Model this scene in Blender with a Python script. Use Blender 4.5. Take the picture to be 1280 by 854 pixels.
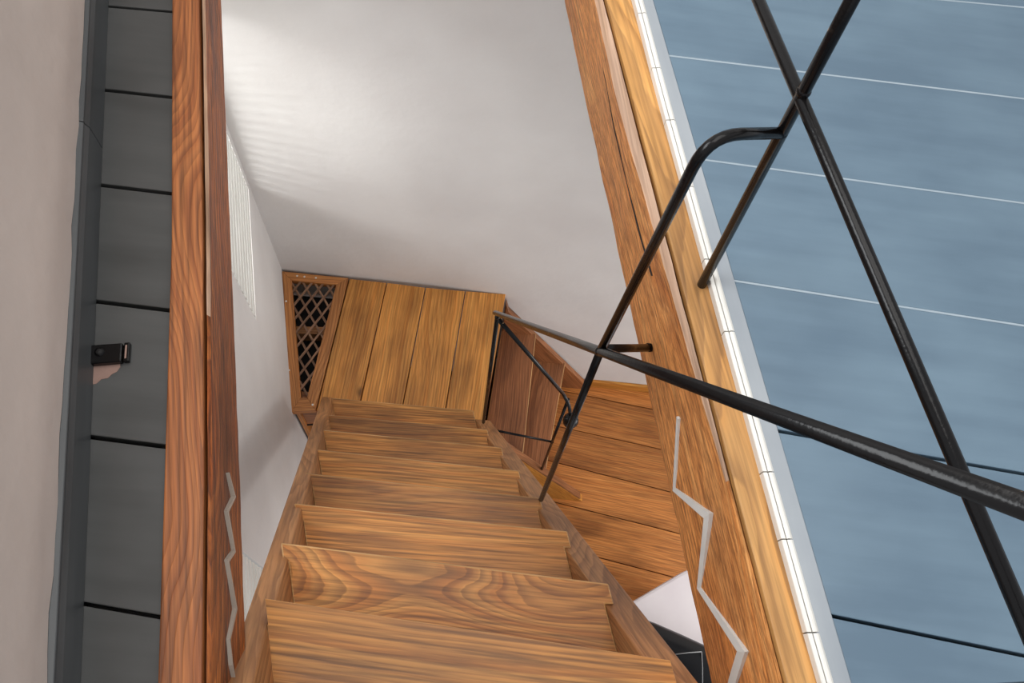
import bpy, bmesh, math, random
from mathutils import Vector, Matrix
random.seed(7)
V = Vector
for o in list(bpy.data.objects): bpy.data.objects.remove(o)
scene = bpy.context.scene
col = scene.collection

# ------------------------------------------------------------------ camera
cam_d = bpy.data.cameras.new('camera'); cam = bpy.data.objects.new('camera', cam_d); col.objects.link(cam)
cam_d.sensor_fit = 'HORIZONTAL'; cam_d.sensor_width = 36.0; cam_d.lens = 36.0 * 1071 / 1280; cam_d.clip_start = 0.02
Rr, Uu, Bb = V((0.9978, 0, 0.0658)), V((-0.0262, 0.917, 0.3981)), V((-0.0603, -0.399, 0.915))
m3 = Matrix((Rr, Uu, Bb)).transposed()
cam.matrix_world = Matrix.Translation((0, 0, 1.06)) @ m3.to_4x4()
scene.camera = cam

# ------------------------------------------------------------------ world, daylight, added fill lights, exposure
w = bpy.data.worlds.new('world'); scene.world = w; w.use_nodes = True
bg = w.node_tree.nodes['Background']; bg.inputs[0].default_value = (0.93, 0.96, 1.0, 1); bg.inputs[1].default_value = 0.74

def area(name, loc, target, sx, sy, energy, color):
    l = bpy.data.lights.new(name, 'AREA'); l.shape = 'RECTANGLE'; l.size = sx; l.size_y = sy; l.energy = energy; l.color = color
    o = bpy.data.objects.new(name, l); col.objects.link(o); o.location = loc
    o.rotation_euler = (V(target) - V(loc)).to_track_quat('-Z', 'Y').to_euler()
    return o
# daylight outside the upper window in the left wall, and outside the louvred stair window
area('upper_window_daylight', (-1.75, 0.5, 1.62), (0.35, 0.4, -0.15), 1.7, 1.0, 48, (0.95, 0.98, 1.0))
area('stair_window_daylight', (-1.65, 1.1, -0.78), (0.0, 1.75, -1.5), 1.3, 1.0, 46, (1.0, 0.99, 0.97))
area('stairwell_fill', (0.05, 0.7, 2.6), (0.0, 0.75, -1.5), 2.2, 2.0, 46, (1.0, 0.98, 0.95))  # unseen overhead fill light, added to brighten the stairwell
area('lower_room_fill', (2.6, 0.5, -1.9), (0.6, 0.9, -3.2), 1.4, 1.2, 32, (1.0, 0.97, 0.93))  # fill light added out of view for the lower room, no window built
vs = scene.view_settings
vs.view_transform = 'Standard'; vs.look = 'None'; vs.gamma = 1.0; vs.use_curve_mapping = False; vs.exposure = 0.0

# ------------------------------------------------------------------ materials
def lin(c):
    r = []
    for v in c:
        v = v / 255.0
        r.append(v / 12.92 if v <= 0.04045 else ((v + 0.055) / 1.055) ** 2.4)
    return (r[0], r[1], r[2], 1)

class NT:
    def __init__(s, name):
        s.m = bpy.data.materials.new(name); s.m.use_nodes = True
        s.t = s.m.node_tree; s.b = s.t.nodes['Principled BSDF']
    def n(s, typ, **kw):
        n = s.t.nodes.new(typ)
        for k, v in kw.items():
            if k in n.inputs: n.inputs[k].default_value = v
            else: setattr(n, k, v)
        return n
    def l(s, a, b): s.t.links.new(a, b)
    def ramp(s, src, stops):
        r = s.n('ShaderNodeValToRGB'); e = r.color_ramp.elements
        while len(e) < len(stops): e.new(0.5)
        for i, (p, c) in enumerate(stops):
            e[i].position = p; e[i].color = c if len(c) == 4 else lin(c)
        s.l(src, r.inputs[0]); return r.outputs[0]
    def math(s, op, a, b):
        n = s.n('ShaderNodeMath', operation=op)
        for i, v in enumerate((a, b)):
            if isinstance(v, (int, float)): n.inputs[i].default_value = v
            else: s.l(v, n.inputs[i])
        return n.outputs[0]
    def mix(s, typ, f, a, b):
        n = s.n('ShaderNodeMix', data_type='RGBA', blend_type=typ)
        for i, v in ((0, f), (6, a), (7, b)):
            if isinstance(v, (int, float)): n.inputs[i].default_value = v
            elif isinstance(v, tuple): n.inputs[i].default_value = v
            else: s.l(v, n.inputs[i])
        return n.outputs[2]
    def coords(s, scale, rot=(0, 0, 0), rand=True):
        tc = s.n('ShaderNodeTexCoord')
        mp = s.n('ShaderNodeMapping'); mp.inputs['Scale'].default_value = scale; mp.inputs['Rotation'].default_value = rot
        if rand:
            oi = s.n('ShaderNodeObjectInfo')
            mul = s.n('ShaderNodeVectorMath', operation='MULTIPLY_ADD')
            mul.inputs[1].default_value = (37.0, 11.0, 23.0)
            s.l(oi.outputs['Random'], mul.inputs[0]); s.l(tc.outputs['Object'], mul.inputs[2])
            s.l(mul.outputs[0], mp.inputs['Vector'])
        else: s.l(tc.outputs['Object'], mp.inputs['Vector'])
        return mp.outputs[0]
    def bump(s, h, strength, dist):
        b = s.n('ShaderNodeBump'); b.inputs['Strength'].default_value = strength; b.inputs['Distance'].default_value = dist
        s.l(h, b.inputs['Height']); s.l(b.outputs[0], s.b.inputs['Normal'])

def wood(name, light, mid, dark, rings=45.0, warp=5.0, rough=0.45, spec=0.4, streak=0.5, stain=0.35, bump=0.25, vary=0.12, knots=0.0, line=0.6, stains=None, mottle=0.0):
    """ring lines bent into cathedral figure by a slow warp, fine fibre streaks, broad stains"""
    t = NT(name)
    v = t.coords((1.0, 1.0, 1.0), (0.5, 0, 0.03))
    wm = t.n('ShaderNodeMapping'); wm.inputs['Scale'].default_value = (1.5, 4.5, 4.5); t.l(v, wm.inputs['Vector'])
    wn = t.n('ShaderNodeTexNoise'); wn.inputs['Scale'].default_value = 1.0; wn.inputs['Detail'].default_value = 1.5; wn.inputs['Roughness'].default_value = 0.4; t.l(wm.outputs[0], wn.inputs['Vector'])
    jm = t.n('ShaderNodeMapping'); jm.inputs['Scale'].default_value = (9, 60, 60); t.l(v, jm.inputs['Vector'])
    jn = t.n('ShaderNodeTexNoise'); jn.inputs['Scale'].default_value = 1.0; jn.inputs['Detail'].default_value = 2; t.l(jm.outputs[0], jn.inputs['Vector'])
    sx = t.n('ShaderNodeSeparateXYZ'); t.l(v, sx.inputs[0])
    ring = t.math('ADD', t.math('MULTIPLY', sx.outputs['Y'], rings), t.math('MULTIPLY', wn.outputs['Fac'], warp * 2.2))
    ring = t.math('ADD', ring, t.math('MULTIPLY', jn.outputs['Fac'], 0.7))
    fr = t.math('FRACT', ring, 0.0)
    rl_ = t.ramp(fr, [(0.0, (255, 255, 255)), (0.45, (215, 215, 215)), (0.82, (60, 60, 60)), (0.93, (0, 0, 0)), (1.0, (240, 240, 240))])
    rn = t.n('ShaderNodeTexNoise', noise_dimensions='1D'); rn.inputs['Scale'].default_value = 0.6; rn.inputs['Detail'].default_value = 2; t.l(ring, rn.inputs['W'])
    base = t.mix('MIX', t.ramp(rn.outputs['Fac'], [(0.32, (0, 0, 0)), (0.68, (255, 255, 255))]), lin(mid), lin(light))
    c = t.mix('MIX', t.math('MULTIPLY', t.math('SUBTRACT', 1.0, rl_), line), base, lin(dark))
    fm = t.n('ShaderNodeMapping'); fm.inputs['Scale'].default_value = (5, 190, 190); t.l(v, fm.inputs['Vector'])
    fn = t.n('ShaderNodeTexNoise'); fn.inputs['Scale'].default_value = 1.0; fn.inputs['Detail'].default_value = 4; t.l(fm.outputs[0], fn.inputs['Vector'])
    c = t.mix('MULTIPLY', streak, c, t.ramp(fn.outputs['Fac'], [(0.33, (128, 122, 116)), (0.6, (255, 255, 255))]))
    bm_ = t.n('ShaderNodeMapping'); bm_.inputs['Scale'].default_value = (2.6, 7.0, 7.0); t.l(v, bm_.inputs['Vector'])
    bn = t.n('ShaderNodeTexNoise'); bn.inputs['Scale'].default_value = 1.0; bn.inputs['Detail'].default_value = 4; t.l(bm_.outputs[0], bn.inputs['Vector'])
    c = t.mix('MULTIPLY', stain, c, t.ramp(bn.outputs['Fac'], [(0.33, stains or (118, 100, 88)), (0.56, (255, 255, 255))]))
    if mottle:
        mm = t.n('ShaderNodeMapping'); mm.inputs['Scale'].default_value = (38, 120, 120); t.l(v, mm.inputs['Vector'])
        mn = t.n('ShaderNodeTexNoise'); mn.inputs['Scale'].default_value = 1.0; mn.inputs['Detail'].default_value = 3; mn.inputs['Roughness'].default_value = 0.7; t.l(mm.outputs[0], mn.inputs['Vector'])
        c = t.mix('MULTIPLY', mottle, c, t.ramp(mn.outputs['Fac'], [(0.36, (112, 72, 44)), (0.52, (235, 225, 215)), (0.64, (255, 255, 255))]))
    if knots:
        km = t.n('ShaderNodeMapping'); km.inputs['Scale'].default_value = (2.4, 4.4, 4.4); t.l(v, km.inputs['Vector'])
        vo = t.n('ShaderNodeTexVoronoi'); vo.inputs['Scale'].default_value = 1.0; t.l(km.outputs[0], vo.inputs['Vector'])
        c = t.mix('MULTIPLY', knots, c, t.ramp(vo.outputs['Distance'], [(0.02, (70, 45, 30)), (0.07, (255, 255, 255))]))
    oi = t.n('ShaderNodeObjectInfo'); hsv = t.n('ShaderNodeHueSaturation')
    t.l(t.math('ADD', t.math('MULTIPLY', oi.outputs['Random'], 2 * vary), 1.0 - vary), hsv.inputs['Value']); t.l(c, hsv.inputs['Color'])
    t.l(hsv.outputs[0], t.b.inputs['Base Color'])
    t.l(t.math('ADD', t.math('MULTIPLY', bn.outputs['Fac'], 0.25), rough - 0.1), t.b.inputs['Roughness']); t.b.inputs['Specular IOR Level'].default_value = spec
    t.bump(t.math('ADD', fn.outputs['Fac'], t.math('MULTIPLY', rl_, 0.4)), bump, 0.0015)
    return t.m

def plaster(name, c1, c2, bump=0.25, rough=0.85):
    t = NT(name)
    v = t.coords((1, 1, 1), rand=False)
    n = t.n('ShaderNodeTexNoise'); n.inputs['Scale'].default_value = 2.2; n.inputs['Detail'].default_value = 6; t.l(v, n.inputs['Vector'])
    t.l(t.ramp(n.outputs['Fac'], [(0.35, c1), (0.65, c2)]), t.b.inputs['Base Color'])
    n2 = t.n('ShaderNodeTexNoise'); n2.inputs['Scale'].default_value = 14; n2.inputs['Detail'].default_value = 6; t.l(v, n2.inputs['Vector'])
    t.b.inputs['Roughness'].default_value = rough; t.b.inputs['Specular IOR Level'].default_value = 0.2
    t.bump(n2.outputs['Fac'], bump, 0.012)
    return t.m

def paint(name, c1, c2, rough=0.4, specks=0.0, bump=0.15, spec=0.5):
    t = NT(name)
    v = t.coords((4, 40, 40)); n = t.n('ShaderNodeTexNoise'); n.inputs['Scale'].default_value = 1.0; n.inputs['Detail'].default_value = 5; t.l(v, n.inputs['Vector'])
    v2 = t.coords((3, 5, 5)); n2 = t.n('ShaderNodeTexNoise'); n2.inputs['Scale'].default_value = 1.5; n2.inputs['Detail'].default_value = 4; t.l(v2, n2.inputs['Vector'])
    c = t.ramp(t.math('ADD', t.math('MULTIPLY', n.outputs['Fac'], 0.35), t.math('MULTIPLY', n2.outputs['Fac'], 0.65)), [(0.38, c1), (0.64, c2)])
    if specks:
        vo = t.n('ShaderNodeTexVoronoi'); vo.inputs['Scale'].default_value = 9.0; t.l(t.coords((1, 1, 1)), vo.inputs['Vector'])
        f = t.ramp(vo.outputs['Distance'], [(0.02, (255, 255, 255)), (0.032, (0, 0, 0))])
        sel = t.n('ShaderNodeSeparateColor'); t.l(vo.outputs['Color'], sel.inputs[0])
        ff = t.math('MULTIPLY', f, t.math('GREATER_THAN', sel.outputs[0], 0.62))
        c = t.mix('MIX', t.math('MULTIPLY', ff, specks), c, lin((205, 208, 205)))
        ff2 = t.math('MULTIPLY', f, t.math('LESS_THAN', sel.outputs[0], 0.18))
        c = t.mix('MIX', t.math('MULTIPLY', ff2, 0.8), c, lin((38, 40, 42)))
    t.l(c, t.b.inputs['Base Color'])
    t.l(t.math('ADD', t.math('MULTIPLY', n2.outputs['Fac'], 0.25), rough - 0.12), t.b.inputs['Roughness'])
    t.b.inputs['Specular IOR Level'].default_value = spec
    t.bump(n.outputs['Fac'], bump, 0.002)
    return t.m

def metal_black(name):
    t = NT(name)
    n = t.n('ShaderNodeTexNoise'); n.inputs['Scale'].default_value = 42; n.inputs['Detail'].default_value = 3; t.l(t.coords((1, 1, 1)), n.inputs['Vector'])
    c = t.ramp(n.outputs['Fac'], [(0.0, (11, 11, 12)), (0.66, (17, 15, 15)), (0.735, (30, 26, 23)), (0.76, (150, 120, 90))])
    t.l(c, t.b.inputs['Base Color']); t.b.inputs['Roughness'].default_value = 0.2; t.b.inputs['Specular IOR Level'].default_value = 0.22
    n2 = t.n('ShaderNodeTexNoise'); n2.inputs['Scale'].default_value = 160; t.l(t.coords((1, 1, 1)), n2.inputs['Vector'])
    t.bump(n2.outputs['Fac'], 0.25, 0.001)
    return t.m

M = {}
M['tread'] = wood('stair_tread_wood', (226, 160, 82), (204, 132, 60), (126, 74, 32), rings=120, warp=5, rough=0.42, streak=.75, stain=0.6, vary=0.09, line=.32)
M['figured'] = wood('figured_tread_wood', (222, 156, 80), (200, 128, 58), (104, 60, 26), rings=70, warp=26, rough=0.42, streak=.6, stain=0.5, vary=0.02, line=.5)
M['stringer'] = wood('stringer_wood', (208, 152, 100), (188, 130, 80), (134, 88, 54), rings=90, warp=8, rough=0.5, stain=0.45, line=.5, vary=0.03)
M['wornlitedge'] = wood('worn_lit_tread_edge', (226, 182, 126), (208, 158, 100), (168, 118, 70), rings=60, warp=3, rough=.5, vary=.02, line=.3)  # pale worn wood that also paints in the light the nosings catch
M['landing'] = wood('landing_wood', (246, 176, 90), (232, 154, 70), (176, 108, 50), rings=90, warp=4, rough=0.4, stain=0.55, knots=0.6, vary=0.04, line=.4, stains=(122, 108, 96))
M['frame'] = wood('grate_frame_wood', (214, 148, 86), (198, 128, 68), (148, 90, 46), rings=80, warp=5, vary=.04)
M['lower'] = wood('lower_step_wood', (184, 122, 78), (162, 104, 64), (116, 70, 40), rings=90, warp=7, stain=0.5, vary=0.05, line=.45)
M['lowfloor'] = wood('lower_floor_wood', (216, 144, 74), (194, 120, 56), (138, 80, 38), rings=90, warp=4, rough=0.36, streak=.6, stain=0.55, knots=0.8, vary=0.12, line=.28)
M['orange'] = wood('pine_wood', (224, 158, 72), (210, 140, 58), (168, 104, 44), rings=60, warp=4, line=.4, vary=.03)
M['beam'] = wood('hewn_beam_wood', (250, 182, 110), (240, 158, 84), (176, 102, 50), line=.3, mottle=.5, rings=150, warp=16, rough=0.62, streak=0.6, stain=0.45, bump=1.0, vary=0.02, stains=(160, 104, 70))
M['worn'] = wood('worn_arris_wood', (206, 172, 146), (190, 152, 122), (152, 118, 98), rings=70, warp=3, rough=0.7, vary=0.02, line=.35)
M['edgeboard'] = wood('edge_board_wood', (228, 174, 106), (214, 154, 84), (142, 100, 60), rings=50, warp=14, rough=0.5, stain=0.5, knots=0.9, vary=0.02, line=.5)
M['beamL'] = wood('dark_beam_wood', (206, 124, 58), (174, 92, 38), (80, 36, 14), rings=130, warp=14, mottle=.4, line=.45, rough=0.5, streak=0.95, stain=0.75, bump=0.9, vary=0.02, stains=(104, 70, 48))
M['boardL'] = wood('dark_board_wood', (192, 120, 66), (164, 94, 48), (100, 54, 26), rings=110, warp=20, rough=0.42, streak=.7, stain=0.6, vary=0.02, line=.42)
M['dark'] = paint('dark_gap', (22, 20, 19), (34, 31, 29), 0.8)
M['bluefloor'] = paint('blue_grey_floor_paint', (86, 106, 122), (101, 122, 137), 0.34, specks=0.8)
M['shadefloor'] = paint('shaded_floor_paint', (66, 66, 65), (80, 80, 79), 0.32, specks=0.5)  # the left strip's shade is put into this darker floor colour
M['inset'] = paint('seam_highlight', (138, 152, 162), (156, 168, 176), 0.6)  # pale strips painting the light that the plank bevels catch
M['greystrip'] = paint('pale_grey_strip_paint', (138, 144, 150), (156, 160, 164), 0.5)
M['cream'] = paint('cream_trim_paint', (214, 210, 202), (228, 225, 218), 0.4)
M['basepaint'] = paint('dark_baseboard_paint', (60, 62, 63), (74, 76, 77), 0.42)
M['white'] = plaster('white_plaster', (214, 211, 209), (224, 222, 220))
M['beige'] = plaster('beige_plaster', (178, 166, 158), (192, 180, 172))
M['slat'] = paint('white_slat_paint', (226, 226, 220), (236, 236, 232), 0.5)
M['black'] = metal_black('black_painted_steel')
M['inlay'] = plaster('grey_filler_inlay', (200, 199, 194), (222, 221, 217), 0.3, 0.7)
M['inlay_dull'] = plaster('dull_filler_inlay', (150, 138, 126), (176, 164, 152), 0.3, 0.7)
M['lattice'] = wood('lattice_wood', (164, 126, 98), (138, 102, 78), (98, 70, 52))
M['chip'] = plaster('chipped_patch', (128, 102, 92), (168, 138, 126), 0.6)
M['pale'] = plaster('pale_seat_shell', (222, 212, 216), (234, 226, 228), 0.05, 0.5)
M['leather'] = paint('black_leather', (7, 6, 9), (11, 10, 13), 0.24, bump=0.3, spec=.3)
M['stitch'] = paint('grey_stitching', (130, 130, 132), (160, 160, 160), 0.7)

# ------------------------------------------------------------------ helpers
WM = {}
def attach(o, mat4, parent):
    o.matrix_basis = mat4
    WM[o.name] = mat4.copy()
    if parent is not None:
        o.parent = parent; o.matrix_parent_inverse = WM[parent.name].inverted()
def tag(o, label=None, cat=None, kind=None, group=None):
    if label: o['label'] = label
    if cat: o['category'] = cat
    if kind: o['kind'] = kind
    if group: o['group'] = group
    return o
def empty(name, loc, label=None, cat=None, kind=None):
    o = bpy.data.objects.new(name, None); col.objects.link(o); o.empty_display_size = 0.1
    attach(o, Matrix.Translation(loc), None); return tag(o, label, cat, kind)
def frame3(grain, up):
    X = V(grain).normalized(); Z = V(up).normalized()
    if abs(X.dot(Z)) > 0.95: Z = V((0, 1, 0)) if abs(X.y) < 0.9 else V((1, 0, 0))
    Y = Z.cross(X).normalized(); Z = X.cross(Y)
    return Matrix((X, Y, Z)).transposed()
def mesh_obj(name, verts, faces, mats, parent=None, grain=(1, 0, 0), up=(0, 0, 1), bev=0.0, smooth=False, fmat=None, seg=2):
    verts = [V(p) for p in verts]
    c = sum(verts, V()) / len(verts); R = frame3(grain, up); Rt = R.transposed()
    me = bpy.data.meshes.new(name)
    me.from_pydata([Rt @ (p - c) for p in verts], [], faces)
    if not isinstance(mats, (list, tuple)): mats = [mats]
    for m in mats: me.materials.append(m)
    if fmat:
        for i, p in enumerate(me.polygons): p.material_index = fmat[i]
    bm = bmesh.new(); bm.from_mesh(me); bmesh.ops.recalc_face_normals(bm, faces=bm.faces)
    if smooth:
        for f in bm.faces: f.smooth = True
    bm.to_mesh(me); bm.free()
    o = bpy.data.objects.new(name, me); col.objects.link(o)
    attach(o, Matrix.Translation(c) @ R.to_4x4(), parent)
    if bev:
        b = o.modifiers.new('bevel', 'BEVEL'); b.width = bev; b.segments = seg; b.limit_method = 'ANGLE'; b.angle_limit = 0.6
    return o
def slab(name, pts, vec, mat, parent=None, grain=(1, 0, 0), bev=0.002):
    """planar polygon swept along vec"""
    pts = [V(p) for p in pts]; n = len(pts); vec = V(vec)
    verts = pts + [p + vec for p in pts]
    faces = [tuple(range(n)), tuple(range(2 * n - 1, n - 1, -1))] + [(i, i + n, (i + 1) % n + n, (i + 1) % n) for i in range(n)]
    return mesh_obj(name, verts, faces, mat, parent, grain, vec, bev)
def flat(name, xy, z, t, mat, parent=None, grain=(1, 0, 0), bev=0.002):
    return slab(name, [(p[0], p[1], z) for p in xy], (0, 0, -t), mat, parent, grain, bev)
def rounded(pts, rad, k=7):
    """polyline with its inner corners rounded"""
    pts = [V(p) for p in pts]; out = [pts[0]]
    for i in range(1, len(pts) - 1):
        a, b, c = pts[i - 1], pts[i], pts[i + 1]
        r = min(rad, (a - b).length * 0.45, (c - b).length * 0.45)
        p, q = b + (a - b).normalized() * r, b + (c - b).normalized() * r
        for j in range(k + 1):
            s = j / k; out.append(p * (1 - s) ** 2 + b * 2 * s * (1 - s) + q * s * s)
    out.append(pts[-1]); return out
def tube(name, pts, r, mat, parent=None, rad=0.0, n=14):
    pts = rounded(pts, rad) if rad else [V(p) for p in pts]
    verts, faces = [], []
    t = (pts[1] - pts[0]).normalized(); u = t.orthogonal().normalized()
    for i, p in enumerate(pts):
        d = ((pts[min(i + 1, len(pts) - 1)] - p).normalized() if i < len(pts) - 1 else V()) + ((p - pts[i - 1]).normalized() if i else V())
        d.normalize(); u = (u - d * u.dot(d)).normalized(); v = d.cross(u)
        for k in range(n):
            a = 2 * math.pi * k / n; verts.append(p + (u * math.cos(a) + v * math.sin(a)) * r)
    for i in range(len(pts) - 1):
        for k in range(n):
            faces.append((i * n + k, i * n + (k + 1) % n, (i + 1) * n + (k + 1) % n, (i + 1) * n + k))
    faces += [tuple(range(n)), tuple(range(len(verts) - n, len(verts)))]
    return mesh_obj(name, verts, faces, mat, parent, pts[-1] - pts[0], (0, 0, 1), smooth=True)
def ball(name, c, r, mat, parent=None, sc=(1, 1, 1)):
    bm = bmesh.new(); bmesh.ops.create_uvsphere(bm, u_segments=16, v_segments=10, radius=r)
    for v in bm.verts: v.co = V((v.co.x * sc[0], v.co.y * sc[1], v.co.z * sc[2]))
    for f in bm.faces: f.smooth = True
    me = bpy.data.meshes.new(name); bm.to_mesh(me); bm.free(); me.materials.append(mat)
    o = bpy.data.objects.new(name, me); col.objects.link(o); attach(o, Matrix.Translation(c), parent); return o
def interp(tab, y):
    tab = sorted(tab)
    if y <= tab[0][0]: a, b = tab[0], tab[1]
    elif y >= tab[-1][0]: a, b = tab[-2], tab[-1]
    else:
        for a, b in zip(tab, tab[1:]):
            if a[0] <= y <= b[0]: break
    return a[1] + (b[1] - a[1]) * (y - a[0]) / (b[0] - a[0])

# ------------------------------------------------------------------ levels (metres; upper floor is z = 0)
ZL, ZF = -2.33, -3.32
def back_y(x): return 1.712 - (x - 0.195) * 0.0800          # back wall line
def left_x(y): return -0.792 + (1.791 - y) * 0.1698          # stairwell left wall line
def base_x(y): return -0.413 - (y - 0.032) * 0.1523          # upper left wall / baseboard line
def edge_x(y): return 0.471 - (y - 0.034) * 0.1586           # right edge of the painted floor
BR_W = [(-.4, .4670), (.035, .3945), (.30, .3510), (.45, .3225), (.910, .238), (1.111, .213), (1.72, .118)]   # right beam, worn arris begins
BR_D = [(-.4, .4715), (.034, .396), (.903, .256), (1.102, .225), (1.72, .128)]   # right beam, back of arris
BR_A = [(-.4, .474), (.034, .398), (.896, .261), (1.094, .229), (1.72, .132)]    # edge board, stairwell side
BR_O = [(-.4, .510), (.034, .434), (.898, .299), (1.097, .271), (1.72, .176)]    # edge board, floor side
BR_L = [(-.4, .452), (.043, .390), (.528, .321), (1.132, .235), (1.382, .201), (1.72, .155)]
BL_E = [(-.4, -.272), (.032, -.323), (.259, -.352), (.591, -.395), (1.016, -.460), (1.8, -.58)]
BL_S = [(-.4, -.222), (.032, -.276), (.260, -.306), (.592, -.354), (1.019, -.420), (1.8, -.54)]
BL_L = [(-.4, -.200), (.037, -.266), (.306, -.308), (.696, -.371), (1.198, -.453), (1.8, -.55)]

# ------------------------------------------------------------------ walls
def wall_back():
    x0, x1 = -1.3, 2.3
    pts = [(x0, back_y(x0), -3.5), (x1, back_y(x1), -3.5), (x1, back_y(x1), 2.3), (x0, back_y(x0), 2.3)]
    # gently uneven hand-finished plaster face
    nx, nz = 60, 90; verts, faces = [], []
    for j in range(nz + 1):
        for i in range(nx + 1):
            x = x0 + (x1 - x0) * i / nx; z = -3.5 + 5.8 * j / nz
            d = 0.004 * math.sin(3.1 * x + 1.3 * z) + 0.003 * math.sin(5.3 * z - 2.2 * x) + 0.0025 * math.sin(9 * x + 4 * z)
            verts.append((x, back_y(x) + d, z))
    for j in range(nz):
        for i in range(nx):
            a = j * (nx + 1) + i; faces.append((a, a + 1, a + nx + 2, a + nx + 1))
    n = len(verts)
    verts += [(x0, back_y(x0) + .14, -3.5), (x1, back_y(x1) + .14, -3.5), (x1, back_y(x1) + .14, 2.3), (x0, back_y(x0) + .14, 2.3)]
    faces.append((n, n + 1, n + 2, n + 3))
    o = mesh_obj('wall_back', verts, faces, M['white'], None, (1, -.08, 0), smooth=True)
    tag(o, 'tall uneven white plaster wall at the far end of the stairwell', kind='structure')
wall_back()

def wall_left():
    # blocks around two window openings (y0, y1, z0, z1)
    blocks = [(1.76, 1.93, -3.5, -.2), (.39, 1.235, -3.5, -.2), (-1.0, -.45, -3.5, -.2),
              (1.235, 1.76, -3.5, -1.65), (1.235, 1.76, -.72, -.2), (-.45, .39, -3.5, -2.1), (-.45, .39, -.72, -.2)]
    verts, faces = [], []
    for (y0, y1, z0, z1) in blocks:
        n = len(verts)
        for (y, z) in ((y0, z0), (y1, z0), (y1, z1), (y0, z1)):
            verts.append((left_x(y), y, z))
        for (y, z) in ((y0, z0), (y1, z0), (y1, z1), (y0, z1)):
            verts.append((left_x(y) - .12, y, z))
        faces += [(n, n + 1, n + 2, n + 3), (n + 7, n + 6, n + 5, n + 4)] + [(n + i, n + i + 4, n + (i + 1) % 4 + 4, n + (i + 1) % 4) for i in range(4)]
    o = mesh_obj('wall_left', verts, faces, M['white'], None, (-.17, 1, 0))
    tag(o, 'white plaster wall with louvred windows beside the stairs', kind='structure')
wall_left()

def louvre_window(name, y0, y1, z0, z1, label):
    root = empty(name, (left_x((y0 + y1) / 2), (y0 + y1) / 2, z0), label, kind='structure')
    fr = 0.018
    def bar(ya, yb, za, zb):
        slab('window_frame', [(left_x(ya) - .1, ya, za), (left_x(yb) - .1, yb, za), (left_x(yb) - .1, yb, zb), (left_x(ya) - .1, ya, zb)], (.03, 0, 0), M['slat'], root, (-.17, 1, 0))
    bar(y0, y1, z0, z0 + fr); bar(y0, y1, z1 - fr, z1); bar(y0, y0 + fr, z0, z1); bar(y1 - fr, y1, z0, z1)
    pitch = .0425; n = int((z1 - z0) / pitch)
    a = V((left_x(y0), y0, 0)); b = V((left_x(y1), y1, 0)); u = (b - a).normalized()
    me = None
    for i in range(n):
        z = z0 + .02 + i * pitch
        p = a + u * .006; q = b - u * .006
        st = V((-.040, 0, z + .02))                                      # flat slats with a turned-down front lip
        prof = [st + V(k) for k in ((0, 0, .004), (.036, 0, 0), (.040, 0, -.003), (.041, 0, -.021), (.038, 0, -.021), (.036, 0, -.005), (0, 0, 0))]
        if me is None:
            s = slab('slat', [p + k for k in prof], q - p, M['slat'], root, u, 0); me = s; base = z
        else:
            s = me.copy(); col.objects.link(s)
            mt = Matrix.Translation((0, 0, z - base)) @ WM[me.name]
            attach(s, mt, root)
    return root
louvre_window('window_1', 1.235, 1.76, -1.65, -.72, 'white louvred window high on the left wall by the far corner')
louvre_window('window_2', -.45, .39, -2.1, -.72, 'white louvred window low on the left wall beside the stringer')

def wall_upper():
    y0, y1 = -.9, 1.9
    verts, faces = [], []
    n = 70
    for i in range(n + 1):
        y = y0 + (y1 - y0) * i / n
        x = base_x(y) - .011
        zb = .0655 + random.uniform(-.0022, .0022) + .0006 * math.sin(9 * y)
        verts += [(x + random.uniform(0, .003), y, zb), (x, y, .42), (x - .12, y, .42), (x - .12, y, zb)]
    for i in range(n):
        a = 4 * i
        for k in range(4): faces.append((a + k, a + (k + 1) % 4, a + 4 + (k + 1) % 4, a + 4 + k))
    faces += [(0, 1, 2, 3), (4 * n, 4 * n + 1, 4 * n + 2, 4 * n + 3)]
    o = mesh_obj('wall_upper_left', verts, faces, M['beige'], None, (-.15, 1, 0))
    tag(o, 'beige plaster wall rising beside the dark floor strip', kind='structure')
    slab('window_sill', [(base_x(y0) + .01, y0, .44), (base_x(y1) + .01, y1, .44), (base_x(y1) - .14, y1, .44), (base_x(y0) - .14, y0, .44)], (0, 0, -.02), M['beige'], o, (-.15, 1, 0))
wall_upper()
# baseboard: body and a thin cap lip, in two lengths
bb = empty('baseboard_left', (base_x(.4), .4, 0), 'dark painted baseboard at the foot of the beige wall', kind='structure')
for ya, yb in ((-.9, .748), (.749, 1.88)):
    verts = []
    prof = [(0, .0), (0, .050), (-.0035, .058), (-.0035, .062), (-.016, .066), (-.05, .066), (-.05, 0)]
    for y in (ya, yb):
        for dx, z in prof: verts.append((base_x(y) + dx, y, z))
    k = len(prof)
    faces = [tuple(range(k)), tuple(range(2 * k - 1, k - 1, -1))] + [(i, i + k, (i + 1) % k + k, (i + 1) % k) for i in range(k)]
    b_ = mesh_obj('board', verts, faces, M['basepaint'], bb, (-.15, 1, 0), bev=.0012)

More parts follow.
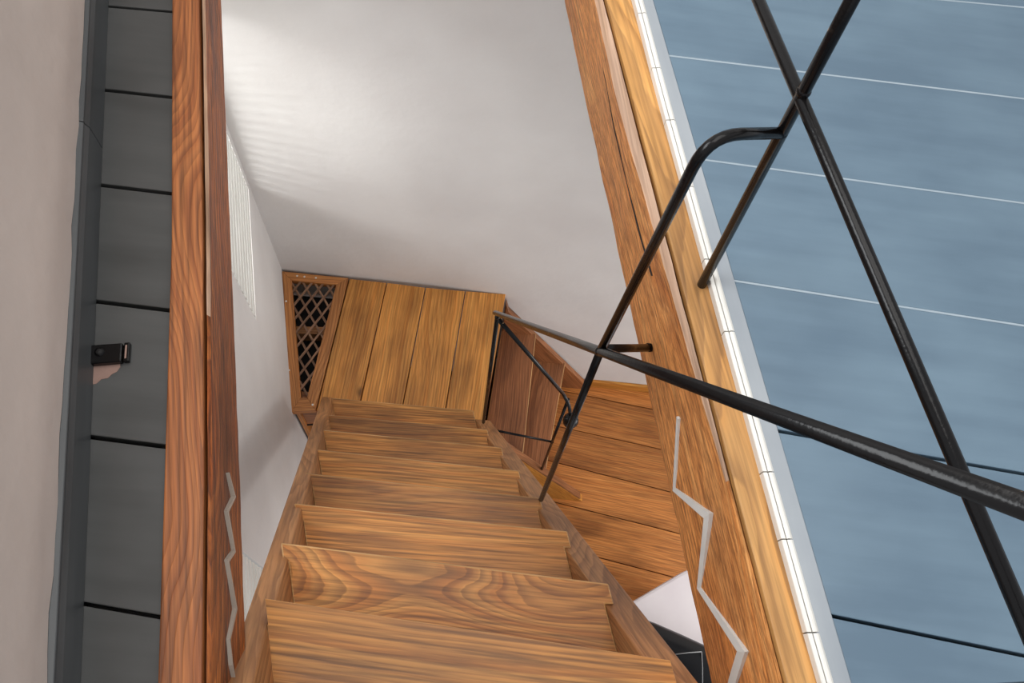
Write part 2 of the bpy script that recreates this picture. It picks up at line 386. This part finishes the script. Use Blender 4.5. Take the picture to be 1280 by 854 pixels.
# ------------------------------------------------------------------ upper floor
def floor_upper():
    xr = 1.75
    yb = -.75
    sub = slab('floor', [(edge_x(yb) - .02, yb, -.032), (xr, yb, -.032), (xr, 1.57, -.032), (edge_x(1.66) - .02, 1.66, -.032)], (0, 0, -.2), M['dark'])
    tag(sub, 'blue-grey painted plank floor around the stair opening', kind='structure')
    flat('subfloor', [(base_x(-.75) - .01, -.75), (base_x(1.8) - .01, 1.78), (interp(BL_E, 1.78) + .02, 1.78), (interp(BL_E, -.75) + .02, -.75)], -.032, .1, M['dark'], sub, (0, 1, 0), 0)
    flat('subfloor', [(-.24, -.75), (-.24, -.1), (.44, -.1), (.50, -.75)], -.032, .12, M['dark'], sub, (1, 0, 0), 0)
    flat('blocking', [(base_x(-.75) - .055, -.75), (base_x(1.8) - .055, 1.8), (base_x(1.8) - .007, 1.8), (base_x(-.75) - .007, -.75)], -.001, .03, M['dark'], sub, (0, 1, 0), 0)
    seams = [((.5, 1.54), -.06, 0), ((.5, 1.335), -.06, 1), ((.815, 1.121), -.0515, 1), ((.353, .968), -.0947, 1), ((.359, .772), -.1156, 1), ((.393, .565), -.1397, 1),
             ((.425, .343), -.1615, 0), ((.462, .109), -.192, 0), ((.5, -.115), -.2, 0), ((.5, -.34), -.2, 0)]
    def at(s, x): return s[0][1] + s[1] * (x - s[0][0])
    def ends(s):
        x = .4
        for _ in range(8): x = edge_x(at(s, x))
        return (x, at(s, x)), (xr, at(s, xr))
    E = [((edge_x(1.685), 1.685), (xr, 1.575))] + [ends(s) for s in seams] + [((edge_x(-.75), -.75), (xr, -.75))]
    gaps = [0] + [.0016 if s[2] else .0022 for s in seams] + [0]
    for i in range(len(E) - 1):
        (a, b), (c, d) = E[i], E[i + 1]
        g0, g1 = gaps[i], gaps[i + 1]
        flat('plank', [(c[0], c[1] + g1), (d[0], d[1] + g1), (b[0], b[1] - g0), (a[0], a[1] - g0)], 0, .03, M['bluefloor'], sub, (1, -.13, 0), .0012)
    for s, e in zip(seams, E[1:]):
        if s[2]:
            (a, b) = e
            flat('seam_highlight', [(a[0], a[1] - .0016), (b[0], b[1] - .0016), (b[0], b[1] + .0016), (a[0], a[1] + .0016)], -.0004, .02, M['inset'], sub, (1, -.1, 0), 0)
    # narrow strip between the left beam and the wall
    SL = [(1.62, -.05), (1.41, -.05), (1.20, -.05), (1.011, -.05), (.845, -.083), (.675, -.10), (.493, -.106), (.304, -.115), (.100, -.16), (-.12, -.16), (-.35, -.16)]
    def yat(s, x, xr_): return s[0] + s[1] * (x - xr_)
    prev = None
    rows = [(1.80, -.05)] + SL + [(-.75, 0)]
    for i in range(len(rows) - 1):
        hi, lo = rows[i], rows[i + 1]
        ph = interp(BL_E, hi[0]) + .012; pl = interp(BL_E, lo[0]) + .012
        g = .0022 if i not in (5, 7) else .0032
        xh, xl = base_x(hi[0]) - .006, base_x(lo[0]) - .006
        flat('plank', [(xl, yat(lo, xl, pl) + g), (pl, lo[0] + g), (ph, hi[0] - g), (xh, yat(hi, xh, ph) - g)], 0, .03, M['shadefloor'], sub, (1, -.1, 0), .0012)
    # boards at the head of the stairs
    flat('plank', [(-.235, -.19), (.435, -.27), (.415, -.10), (-.245, -.045)], 0, .03, M['bluefloor'], sub, (1, -.1, 0), .002)
    flat('plank', [(-.21, -.42), (.465, -.5), (.436, -.274), (-.234, -.194)], 0, .03, M['bluefloor'], sub, (1, -.1, 0), .002)
    # worn patch where the paint is gone beside the latch
    pp = [(-.4745, .409), (-.468, .421), (-.440, .4195), (-.4375, .412), (-.4405, .405), (-.4465, .401), (-.450, .396), (-.458, .394), (-.463, .388), (-.470, .386), (-.4715, .397)]
    flat('paint_chip', pp, .0006, .002, M['chip'], sub, (1, 0, 0), 0)
    return sub
floor_upper()

# edging of the floor along the opening: grey strip and white rounded nosing pieces
tr = slab('trim_1', [(interp(BR_O, y) + .012, y, .0015) for y in (-.6, .034, .4, .898, 1.097, 1.68)] + [(edge_x(y), y, .0015) for y in (1.68, -.6)], (0, 0, -.02), M['greystrip'], None, (-.155, 1, 0), .001)
tag(tr, 'pale grey edging strip with white rounded nosing along the blue floor', kind='structure')
ys = [1.66, 1.53, 1.41, 1.29, 1.172, 1.055, .942, .841, .72, .598, .485, .372, .287, .201, .09, -.03, -.15, -.3, -.45, -.6]
for ya, yb in zip(ys, ys[1:]):
    prof = [(0, -.013), (0, .0012), (.0008, .0022), (.0055, .0024), (.0058, -.004), (.0068, -.004), (.0070, .0022), (.009, .0038), (.012, .0036), (.0148, .0018), (.0150, -.013)]
    verts = []
    for y in (ya - .0008, yb + .0008):
        for dx, z in prof: verts.append((interp(BR_O, y) + dx, y, z))
    k = len(prof)
    faces = [tuple(range(k)), tuple(range(2 * k - 1, k - 1, -1))] + [(i, i + k, (i + 1) % k + k, (i + 1) % k) for i in range(k)]
    mesh_obj('nosing_piece', verts, faces, M['cream'], tr, (-.155, 1, 0))

# ------------------------------------------------------------------ beams round the opening
def lofted(name, ys, section, mats, fm, parent, grain, jit=0.0, worn_from=None):
    verts, faces, fmat = [], [], []
    k = None
    for y in ys:
        s = section(y); k = len(s)
        for i, p in enumerate(s):
            j = jit[i] if jit else 0
            verts.append((p[0] + random.uniform(-j, j), y, p[1] + random.uniform(-j, j)))
    for a in range(len(ys) - 1):
        for i in range(k):
            faces.append((a * k + i, a * k + (i + 1) % k, (a + 1) * k + (i + 1) % k, (a + 1) * k + i)); fmat.append(fm[i] if fm[i] == 0 or worn_from is None or ys[a] > worn_from + random.uniform(-.12, .2) else 0)
    faces += [tuple(range(k)), tuple(range(len(verts) - k, len(verts)))]; fmat += [0, 0]
    return mesh_obj(name, verts, faces, mats, parent, grain, (0, 0, 1), fmat=fmat)
def ribbon(name, pts, widths, mat, parent, nrm, depth=.012, proud=.003):
    """flat zigzag set into a beam face: pts on the face, widths measured along the face"""
    nrm = V(nrm).normalized(); pts = [V(p) for p in pts]; L, Rr_ = [], []
    for i, p in enumerate(pts):
        t = V()
        if i: t += (p - pts[i - 1]).normalized()
        if i < len(pts) - 1: t += (pts[i + 1] - p).normalized()
        t.normalize(); s = nrm.cross(t).normalized()
        if 0 < i < len(pts) - 1:
            e = (p - pts[i - 1]).normalized(); k = 1 / max(.45, t.dot(e))
        else: k = 1
        L.append(p + s * widths[i] * .5 * k + nrm * proud); Rr_.append(p - s * widths[i] * .5 * k + nrm * proud)
    verts = []
    for a, b in zip(L, Rr_): verts += [a, b, b - nrm * depth, a - nrm * depth]
    faces = []
    for i in range(len(pts) - 1):
        for k in range(4): faces.append((4 * i + k, 4 * i + (k + 1) % 4, 4 * i + 4 + (k + 1) % 4, 4 * i + 4 + k))
    faces += [(0, 1, 2, 3), tuple(range(len(verts) - 4, len(verts)))]
    return mesh_obj(name, verts, faces, mat, parent, pts[-1] - pts[0], nrm)
ysb = [1.685 - i * .036 for i in range(59)]
rb = empty('timber_beam', (.3, .6, -.3), 'orange hewn timber beam under the edge of the blue floor', 'beam')
lofted('beam_body', ysb, lambda y: [(interp(BR_W, y) - .0, -.03), (interp(BR_W, y) * .667 + interp(BR_L, y) * .333, -.12), (interp(BR_W, y) * .333 + interp(BR_L, y) * .667, -.21), (interp(BR_L, y), -.30),
       (interp(BR_L, y) + .12, -.30), (interp(BR_D, y) + .035, -.062), (interp(BR_D, y), -.061), (interp(BR_D, y), -.02)],
       [M['beam'], M['worn']], [0, 0, 0, 0, 0, 0, 0, 1], rb, (-.15, 1, 0), jit=[.0006, .001, .001, .0009, .001, 0, 0, .0004], worn_from=.30)
slab('edge_board', [(interp(BR_A, y), y, -.012) for y in (1.68, 1.094, .896, .034, -.5)] + [(interp(BR_O, y) + .003, y, -.012) for y in (-.5, .034, .898, 1.097, 1.68)], (0, 0, -.046), M['edgeboard'], rb, (-.155, 1, 0), .0025)
CRK = [(.228, 1.04, -.082), (.234, .984, -.079), (.247, .896, -.094), (.264, .801, -.103), (.280, .705, -.107), (.293, .622, -.098)]
zr = ribbon('zigzag_inlay', [(.330, .410, -.151), (.348, .330, -.271), (.353, .256, -.123), (.370, .175, -.254), (.382, .076, -.121), (.389, .040, -.198), (.397, 0, -.275)],
       [.006, .008, .0125, .010, .0140, .0165, .0155], M['inlay'], rb, (-1, -.15, .06), proud=.0008)
ribbon('crack', CRK, [.0006, .0016, .0018, .0014, .0012, .0004], M['dark'], rb, (-1, -.15, .06), proud=.0012)
zr['label'] = 'pale grey zigzag filler line'
lb = empty('timber_beam', (-.35, .6, -.16), 'dark brown timber beam between the dark floor strip and the stairs', 'beam')
lofted('beam_body', [1.78 - i * .036 for i in range(62)], lambda y: [(interp(BL_S, y) + .0035, .012), (interp(BL_S, y) + .007, .006), (interp(BL_S, y) * .64 + interp(BL_L, y) * .36 + .003, -.05),
       (interp(BL_S, y) * .32 + interp(BL_L, y) * .68 + .0015, -.105), (interp(BL_L, y), -.16), (interp(BL_E, y) - .01, -.16), (interp(BL_E, y) - .01, -.045), (interp(BL_S, y) + .0035, -.045)],
       [M['beamL'], M['worn']], [1, 0, 0, 0, 0, 0, 0, 0], lb, (-.14, 1, 0), jit=[.0004, .0005, .0006, .0006, .0005, 0, 0, 0], worn_from=.5)
slab('top_board', [(interp(BL_E, y), y, .02) for y in (1.78, 1.016, .591, .259, .032, -.4)] + [(interp(BL_S, y), y, .02) for y in (-.4, .032, .260, .592, 1.019, 1.78)], (0, 0, -.06), M['boardL'], lb, (-.14, 1, 0), .002)
zl = ribbon('zigzag_inlay', [(-.308, .294, -.077), (-.303, .268, -.104), (-.300, .240, -.066), (-.293, .195, -.099), (-.291, .177, -.064), (-.282, .123, -.101), (-.278, .083, -.068), (-.273, .055, -.077), (-.270, .03, -.1)],
       [.0008, .0032, .0048, .0045, .005, .004, .0045, .003, .002], M['inlay_dull'], lb, (1, .14, .05), proud=.0065)
zl['label'] = 'pale grey zigzag filler line'

# ------------------------------------------------------------------ staircase
st = empty('staircase', (-.18, 1.08, ZL), 'steep wooden staircase of dark-grained treads running down to the landing', 'staircase')
dl = V((-.131, .571, -1.062))
aR, aL = V((.265, .174, -.48)), V((-.290, .250, -.48))
def stringer(a, width, s0, s1):
    top0, top1 = a + dl * s0, a + dl * s1
    foot = V((top1.x, top1.y, ZL))
    sb = (a.z - .40 - ZL) / 1.062
    b1 = a + dl * sb; b1.z = ZL
    b0 = top0 + V((0, 0, -.34)); b0.z = max(b0.z, -.5)
    return slab('stringer', [top0, top1, foot, b1, b0], (width, -.08 * width, 0), M['stringer'], st, dl, .003)
stringer(aR, .060, -.40, 1.53)
stringer(aL, -.036, -.40, 1.53)
T = [((-.266, .150, -.217), (.309, .070)), ((-.305, .276, -.480), (.272, .211)), ((-.340, .407, -.754), (.237, .356)), ((-.371, .540, -1.012), (.206, .487)),
     ((-.405, .677, -1.275), (.173, .625)), ((-.439, .818, -1.542), (.139, .770)), ((-.476, .960, -1.819), (.103, .916)), ((-.496, 1.118, -2.092), (.070, 1.079))]
bk = V((.224, -.975, 0))
for i, (l, r) in enumerate(T):
    z = l[2]; l = V(l); r = V((r[0], r[1], z))
    ear = .036
    def inner(a, y): return V((a.x + (a.y - y) * .2294, y, z))
    rl, rr_ = l + bk * ear, r + bk * ear
    il, ir = inner(aL, rl.y), inner(aR, rr_.y)
    dep = .165
    pl, pr = inner(aL, rl.y - dep), inner(aR, rr_.y - dep)
    pts = [l, r, rr_, ir, pr, pl, il, rl]
    if i == 7: pts = [inner(aL, l.y), inner(aR, r.y), pr, pl]
    td = slab('tread', pts, (0, 0, -.03), [M['figured'] if i == 1 else M['tread'], M['wornlitedge']], st, r - l, .0028)
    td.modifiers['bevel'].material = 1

# ------------------------------------------------------------------ landing
ld = empty('stair_landing', (-.3, 1.4, ZF), 'wooden plank landing at the foot of the steep stairs with a lattice grate', 'landing')
far = [(-.495, 1.765), (-.330, 1.751), (-.159, 1.733), (.017, 1.721), (.197, 1.712)]
near = [(-.583, 1.150), (-.407, 1.184), (-.232, 1.170), (-.055, 1.159), (.109, 1.117)]
for i in range(4):
    f0, f1, n0, n1 = [V((p[0], p[1], 0)) for p in (far[i], far[i + 1], near[i], near[i + 1])]
    def ext(f, n, y): return n + (n - f) * ((n.y - y) / (f.y - n.y))
    y_n = 1.146 if i == 0 else 1.02
    e0 = ext(f0, n0, 1.146 if i == 0 else 1.02); e1 = ext(f1, n1, 1.02)
    g = V((.0022, 0, 0))
    off = V((0, -.006, 0))
    pts = [e0 + g, e1 - g, f1 - g + off, f0 + g + off]
    if i == 0: pts = [e0 + g, e0 + V((.055, -.002, 0)), ext(f0, n0, 1.02) + V((.065, 0, 0)), e1 - g, f1 - g + off, f0 + g + off]
    flat('plank', [(p.x, p.y) for p in pts], ZL, .032, M['landing'], ld, f0 - n0, .0018)
# trapezoid grate frame
O = [(-.790, 1.786), (-.498, 1.762), (-.586, 1.148), (-.683, 1.137)]
I = [(-.744, 1.743), (-.549, 1.728), (-.626, 1.201), (-.651, 1.201)]
for k in range(4):
    a, b, c, d = O[k], O[(k + 1) % 4], I[(k + 1) % 4], I[k]
    flat('frame_rail', [a, b, c, d], ZL + .001, .034, M['frame'], ld, (b[0] - a[0], b[1] - a[1], 0), .0018)
for nx_, ny_ in ((-.722, 1.765), (-.690, 1.762), (-.640, 1.758), (-.757, 1.64), (-.712, 1.32), (-.60, 1.17)):
    ball('nail_head', (nx_, ny_, ZL + .0012), .0045, M['cream'], ld, (1, 1, .3))
# lattice strips clipped to the opening
def clip(p, u, poly):
    t0, t1 = -9, 9
    n = len(poly); cx = sum(q[0] for q in poly) / n; cy = sum(q[1] for q in poly) / n
    for i in range(n):
        a, b = poly[i], poly[(i + 1) % n]
        nx, ny = -(b[1] - a[1]), b[0] - a[0]
        if nx * (cx - a[0]) + ny * (cy - a[1]) < 0: nx, ny = -nx, -ny
        den = nx * u[0] + ny * u[1]; num = nx * (a[0] - p[0]) + ny * (a[1] - p[1])
        if abs(den) < 1e-9:
            if num > 0: return None
            continue
        t = num / den
        if den > 0: t0 = max(t0, t)
        else: t1 = min(t1, t)
    return (t0, t1) if t1 - t0 > .012 else None
for sgn, zz in ((1, -.006), (-1, -.012)):
    u = V((sgn * .52, .854, 0)); nn = V((-u.y, u.x, 0))
    for k in range(-14, 15):
        p = V((-.65, 1.5, 0)) + nn * (k * .043)
        r = clip(p, u, I)
        if not r: continue
        a, b = p + u * (r[0] - .004), p + u * (r[1] + .004)
        h = nn * .0045
        flat('lattice_strip', [(a - h)[:2], (b - h)[:2], (b + h)[:2], (a + h)[:2]], ZL + zz, .005, M['lattice'], ld, u, 0)
flat('joist', [(-.77, 1.52), (-.53, 1.52), (-.53, 1.555), (-.77, 1.555)], ZL - .07, .08, M['stringer'], ld, (1, 0, 0), .002)
flat('void_panel', [(-.78, 1.78), (-.50, 1.76), (-.59, 1.16), (-.675, 1.15)], ZL - .22, .012, M['dark'], ld, (0, 1, 0), 0)  # dark panels added so the void under the grate stays dark
slab('void_panel_side', [(-.50, 1.76, ZL - .034), (-.588, 1.16, ZL - .034), (-.588, 1.16, ZL - .22), (-.50, 1.76, ZL - .22)], (.012, 0, 0), M['dark'], ld, (0, 1, 0), 0)
slab('fascia', [(-.675, 1.155, ZL - .034), (-.575, 1.165, ZL - .034), (-.575, 1.165, ZL - .22), (-.675, 1.155, ZL - .22)], (0, .018, 0), M['lower'], ld, (1, 0, 0), .001)
slab('support_post', [(-.672, 1.145, ZL - .034), (-.655, 1.147, ZL - .034), (-.655, 1.147, ZF), (-.672, 1.145, ZF)], (0, .05, 0), M['frame'], ld, (0, 0, 1), .001)
slab('support_post', [(.06, 1.16, ZL - .032), (.10, 1.16, ZL - .032), (.10, 1.16, ZF), (.06, 1.16, ZF)], (0, .05, 0), M['frame'], ld, (0, 0, 1), .001)
slab('bearer', [(-.66, 1.2, ZL - .032), (.10, 1.14, ZL - .032), (.10, 1.14, ZL - .12), (-.66, 1.2, ZL - .12)], (0, .04, 0), M['lower'], ld, (1, 0, 0), .001)
slab('riser', [(.190, 1.70, ZL - .033), (.104, 1.12, ZL - .033), (.104, 1.12, ZF), (.190, 1.70, ZF)], (-.018, 0, 0), M['lower'], ld, (0, 1, 0), .001)

# ------------------------------------------------------------------ lower steps turning right off the landing
ls = empty('lower_steps', (.4, 1.35, ZF), 'short brown wooden steps turning right off the landing', 'steps')
lt1 = flat('tread', [(.296, 1.078), (.361, 1.668), (.196, 1.683), (.112, 1.085)], -2.66, .03, [M['lower'], M['wornlitedge']], ls, (.11, 1, 0), .003)
lt2 = flat('tread', [(.428, 1.068), (.542, 1.655), (.335, 1.668), (.272, 1.078)], -2.99, .03, [M['lower'], M['wornlitedge']], ls, (.18, 1, 0), .003)
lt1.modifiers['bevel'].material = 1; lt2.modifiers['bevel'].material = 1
slab('riser', [(.335, 1.665, -2.69), (.276, 1.08, -2.69), (.276, 1.08, -2.99), (.335, 1.665, -2.99)], (-.018, 0, 0), M['lower'], ls, (0, 1, 0), .001)
slab('riser', [(.515, 1.653, -3.02), (.408, 1.07, -3.02), (.408, 1.07, ZF), (.515, 1.653, ZF)], (-.018, 0, 0), M['lower'], ls, (0, 1, 0), .001)
def bw(x): return back_y(x) - .009
slab('wall_string', [(x, bw(x), z) for x, z in ((.200, -2.36), (.216, -2.443), (.674, -3.24), (.674, ZF), (.200, ZF))], (0, -.03, 0), M['lower'], ls, (.5, 0, -.87), .002)
def ny(x): return 1.014 - .08 * (x - .655)
def nz(x): return -2.646 - 1.764 * (x - .273)
ns = slab('near_string', [(x, ny(x), z) for x, z in ((.150, nz(.150)), (.646, nz(.646)), (.655, ZF), (.150, ZF))], (0, .036, 0), M['orange'], ls, (.47, 0, -.88), .0015)
slab('string_cap', [(.150, ny(.150) + .001, nz(.150) + .001), (.632, ny(.632) + .001, nz(.632) + .001), (.632, ny(.632) + .037, nz(.632) + .001), (.150, ny(.150) + .037, nz(.150) + .001)], (.007, 0, .004), M['lower'], ls, (.47, 0, -.88), .001)

# ------------------------------------------------------------------ lower floor
lf = slab('floor_lower', [(-1.0, -.9, ZF - .032), (2.2, -.9, ZF - .032), (2.2, 1.66, ZF - .032), (-1.0, 1.85, ZF - .032)], (0, 0, -.1), M['dark'])
tag(lf, 'brown varnished plank floor of the room below the stairs', kind='structure')
sm = [(1.578, -.192), (1.363, -.209), (1.151, -.247), (.939, -.240), (.7105, -.249), (.495, -.249), (.28, -.249), (.065, -.249), (-.15, -.249), (-.36, -.249), (-.58, -.249), (-.80, -.249)]
def ly(s, x): return s[0] + s[1] * (x - .8)
xa, xb = .105, 2.15
flat('plank', [(.55, ly(sm[0], .55) + .0022), (xb, ly(sm[0], xb) + .0022), (xb, back_y(xb) - .006), (.55, back_y(.55) - .006)], ZF, .03, M['lowfloor'], lf, (1, -.2, 0), .0015)
for s, t_ in zip(sm, sm[1:]):
    flat('plank', [(xa, ly(t_, xa) + .0022), (xb, ly(t_, xb) + .0022), (xb, ly(s, xb) - .0022), (xa, ly(s, xa) - .0022)], ZF, .03, M['lowfloor'], lf, (1, -.23, 0), .0015)
flat('plank', [(-.62, -.6), (.1, -.75), (.1, 1.66), (-.74, 1.74)], ZF, .03, M['lowfloor'], lf, (1, -.2, 0), .0015)
bsb = slab('baseboard_back', [(x, back_y(x) - .004, z) for x, z in ((.68, ZF), (2.15, ZF), (2.15, ZF + .075), (.68, ZF + .075))], (0, -.016, 0), M['orange'], None, (1, -.08, 0), .002)
tag(bsb, 'orange wooden baseboard along the white wall of the lower room', kind='structure')

# ------------------------------------------------------------------ black steel railing, welded in one piece
rl = empty('stair_railing', (.343, .564, -.012), 'black painted steel tube railing welded along the opening and down the stairs', 'railing')
K = M['black']; r0 = .0069
Af, At = V((.0945, 1.002, -2.0)), V((.100, 1.003, -1.075))
J = V((.2042, .4852, -.080))
Bf = V((.208, .483, -1.012))
Qf, Qt = V((.343, .564, -.012)), V((.337, .595, .86))
def q_at(z): return Qf + (Qt - Qf) * ((z - Qf.z) / (Qt.z - Qf.z))
tube('post', [Qf, Qt], r0, K, rl)
pd = (V((.422, .063, .422)) - V((.318, .721, .364)))
P0, P1 = V((.318, .721, .364)) - pd * 1.2, V((.318, .721, .364)) + pd * 1.6
tube('rail', [P0, P1], r0, K, rl)
tube('rail', [P0 + V((0, 0, .47)), P1 + V((0, 0, .41))], r0, K, rl)
for f in (0.02, .985):
    b = P0 + (P1 - P0) * f
    tube('post', [(b.x, b.y, -.012), (b.x, b.y, .85)], r0, K, rl)
tube('bracing_tube', [J, V((.243, .531, .372)), q_at(.322)], .0066, K, rl, rad=.05)
tube('baluster', [J, Bf], .0064, K, rl)
sd = J - At
Stop = J + (J - V((.0955, 1.008, -1.06))) * .86
tube('handrail', [V((.0955, 1.008, -1.06)) - (J - V((.0955, 1.008, -1.06))) * .012, Stop], .0072, K, rl)
tube('handrail_post', [Stop, (Stop.x + .12, Stop.y - .02, Stop.z), (Stop.x + .12, Stop.y - .02, -.012)], .0064, K, rl, rad=.04)
tube('wall_stub', [J + V((.004, .006, -.004)), (.314, .553, -.219)], .0066, K, rl)
tube('stub_flange', [(.306, .549, -.209), (.314, .553, -.219)], .0074, K, rl)
tube('baluster', [At + V((0, 0, .004)), Af], .0062, K, rl)
Cf = V((.398, 1.055, -2.868)); Ct = V((.398, 1.052, -1.868))
tube('lower_handrail', [At + V((0, .004, -.012)), V((.378, 1.060, -1.838)), V((.402, 1.030, -1.87)), V((.4135, .995, -1.925))], .0066, K, rl, rad=.035)
ball('ball_finial', (.4137, .992, -1.93), .030, K, rl)
tube('baluster', [Ct, Cf], .0062, K, rl)
tube('tie_rod', [(.159, 1.060, -2.285), (.398, 1.054, -2.405)], .0050, K, rl)
for p, r_, sc in ((q_at(.387), .0072, (1.1, 1.1, 1)), (q_at(.322), .0072, (1, 1, 1)), (J, .0085, (1, 1, 1.2)), (V((.398, 1.054, -2.405)), .008, (1, 1, 1)), (V((.1, 1.003, -1.075)), .0075, (1, 1, 1))):
    ball('weld', p, r_, K, rl, sc)

# ------------------------------------------------------------------ floor latch
la = empty('floor_latch', (-.455, .431, .0), 'small rusty black steel latch on the dark floor by the baseboard', 'latch')
flat('plate', [(-.4745, .4105), (-.4335, .4155), (-.4365, .4415), (-.477, .4370)], .011, .011, K, la, (1, .1, 0), .002)
bm_h = tube('pin_hole', [(-.463, .4275, .0105), (-.463, .4275, .0122)], .0042, M['dark'], la)
tube('collar', [(-.463, .4275, .0100), (-.463, .4275, .0118)], .0062, K, la)
flat('bolt', [(-.4330, .4165), (-.4255, .4175), (-.4285, .4440), (-.4360, .4430)], .008, .008, K, la, (0, 1, 0), .0015)
flat('bolt_face', [(-.4312, .4205), (-.4290, .4208), (-.4310, .4395), (-.4332, .4392)], .0086, .002, M['chip'], la, (0, 1, 0), 0)

# ------------------------------------------------------------------ seat in the room below
ch = empty('lounge_chair', (.93, .30, ZF), 'pale seat with a glossy black stitched cushion in the room below the beam', 'chair')
ang = math.radians(29); ux, uy = V((math.cos(ang), math.sin(ang), 0)), V((math.sin(ang), -math.cos(ang), 0))
cor = V((.57, .336, 0))
def rrect(o, ux, uy, lx, lyy, rad, k=8):
    out = []
    for (cx, cy, a0) in ((rad, rad, 180), (lx - rad, rad, 270), (lx - rad, lyy - rad, 0), (rad, lyy - rad, 90)):
        for j in range(k + 1):
            a = math.radians(a0 + 90 * j / k); p = o + ux * (cx + rad * math.cos(a)) + uy * (cy + rad * math.sin(a)); out.append((p.x, p.y))
    return out
flat('seat_shell', rrect(cor, ux, uy, .74, .62, .20), -2.92, .05, M['pale'], ch, (1, 0, 0), .014)
def cushion():
    c = V((.915, .112, -2.90)); rx, ry, rz = .36, .225, .085
    e = V((.919, -.394, 0)); f_ = V((.394, .919, 0))
    verts, faces = [], []; nu, nv = 40, 16
    def se(w, m): return math.copysign(abs(w) ** m, w)
    for j in range(nv + 1):
        ph = -math.pi / 2 + math.pi * j / nv
        for i in range(nu):
            th = 2 * math.pi * i / nu
            x = rx * se(math.cos(ph), .5) * se(math.cos(th), .55); y = ry * se(math.cos(ph), .5) * se(math.sin(th), .55); z = rz * se(math.sin(ph), .7)
            verts.append(c + e * x + f_ * y + V((0, 0, z + .05)))
    for j in range(nv):
        for i in range(nu): faces.append((j * nu + i, j * nu + (i + 1) % nu, (j + 1) * nu + (i + 1) % nu, (j + 1) * nu + i))
    return mesh_obj('cushion', verts, faces, M['leather'], ch, e, (0, 0, 1), smooth=True)
cushion()
tube('seam', [(1.066, .245, -2.772), (1.01, .241, -2.770), (.95, .234, -2.762)], .0022, M['stitch'], ch)
tube('seam', [(1.066, .245, -2.772), (1.063, .18, -2.768), (1.055, .10, -2.765)], .0022, M['stitch'], ch)
tube('pedestal', [(.90, .22, -2.96), (.90, .22, ZF + .02)], .03, K, ch)
tube('pedestal_foot', [(.90, .22, ZF + .02), (.90, .22, ZF)], .2, K, ch, n=28)
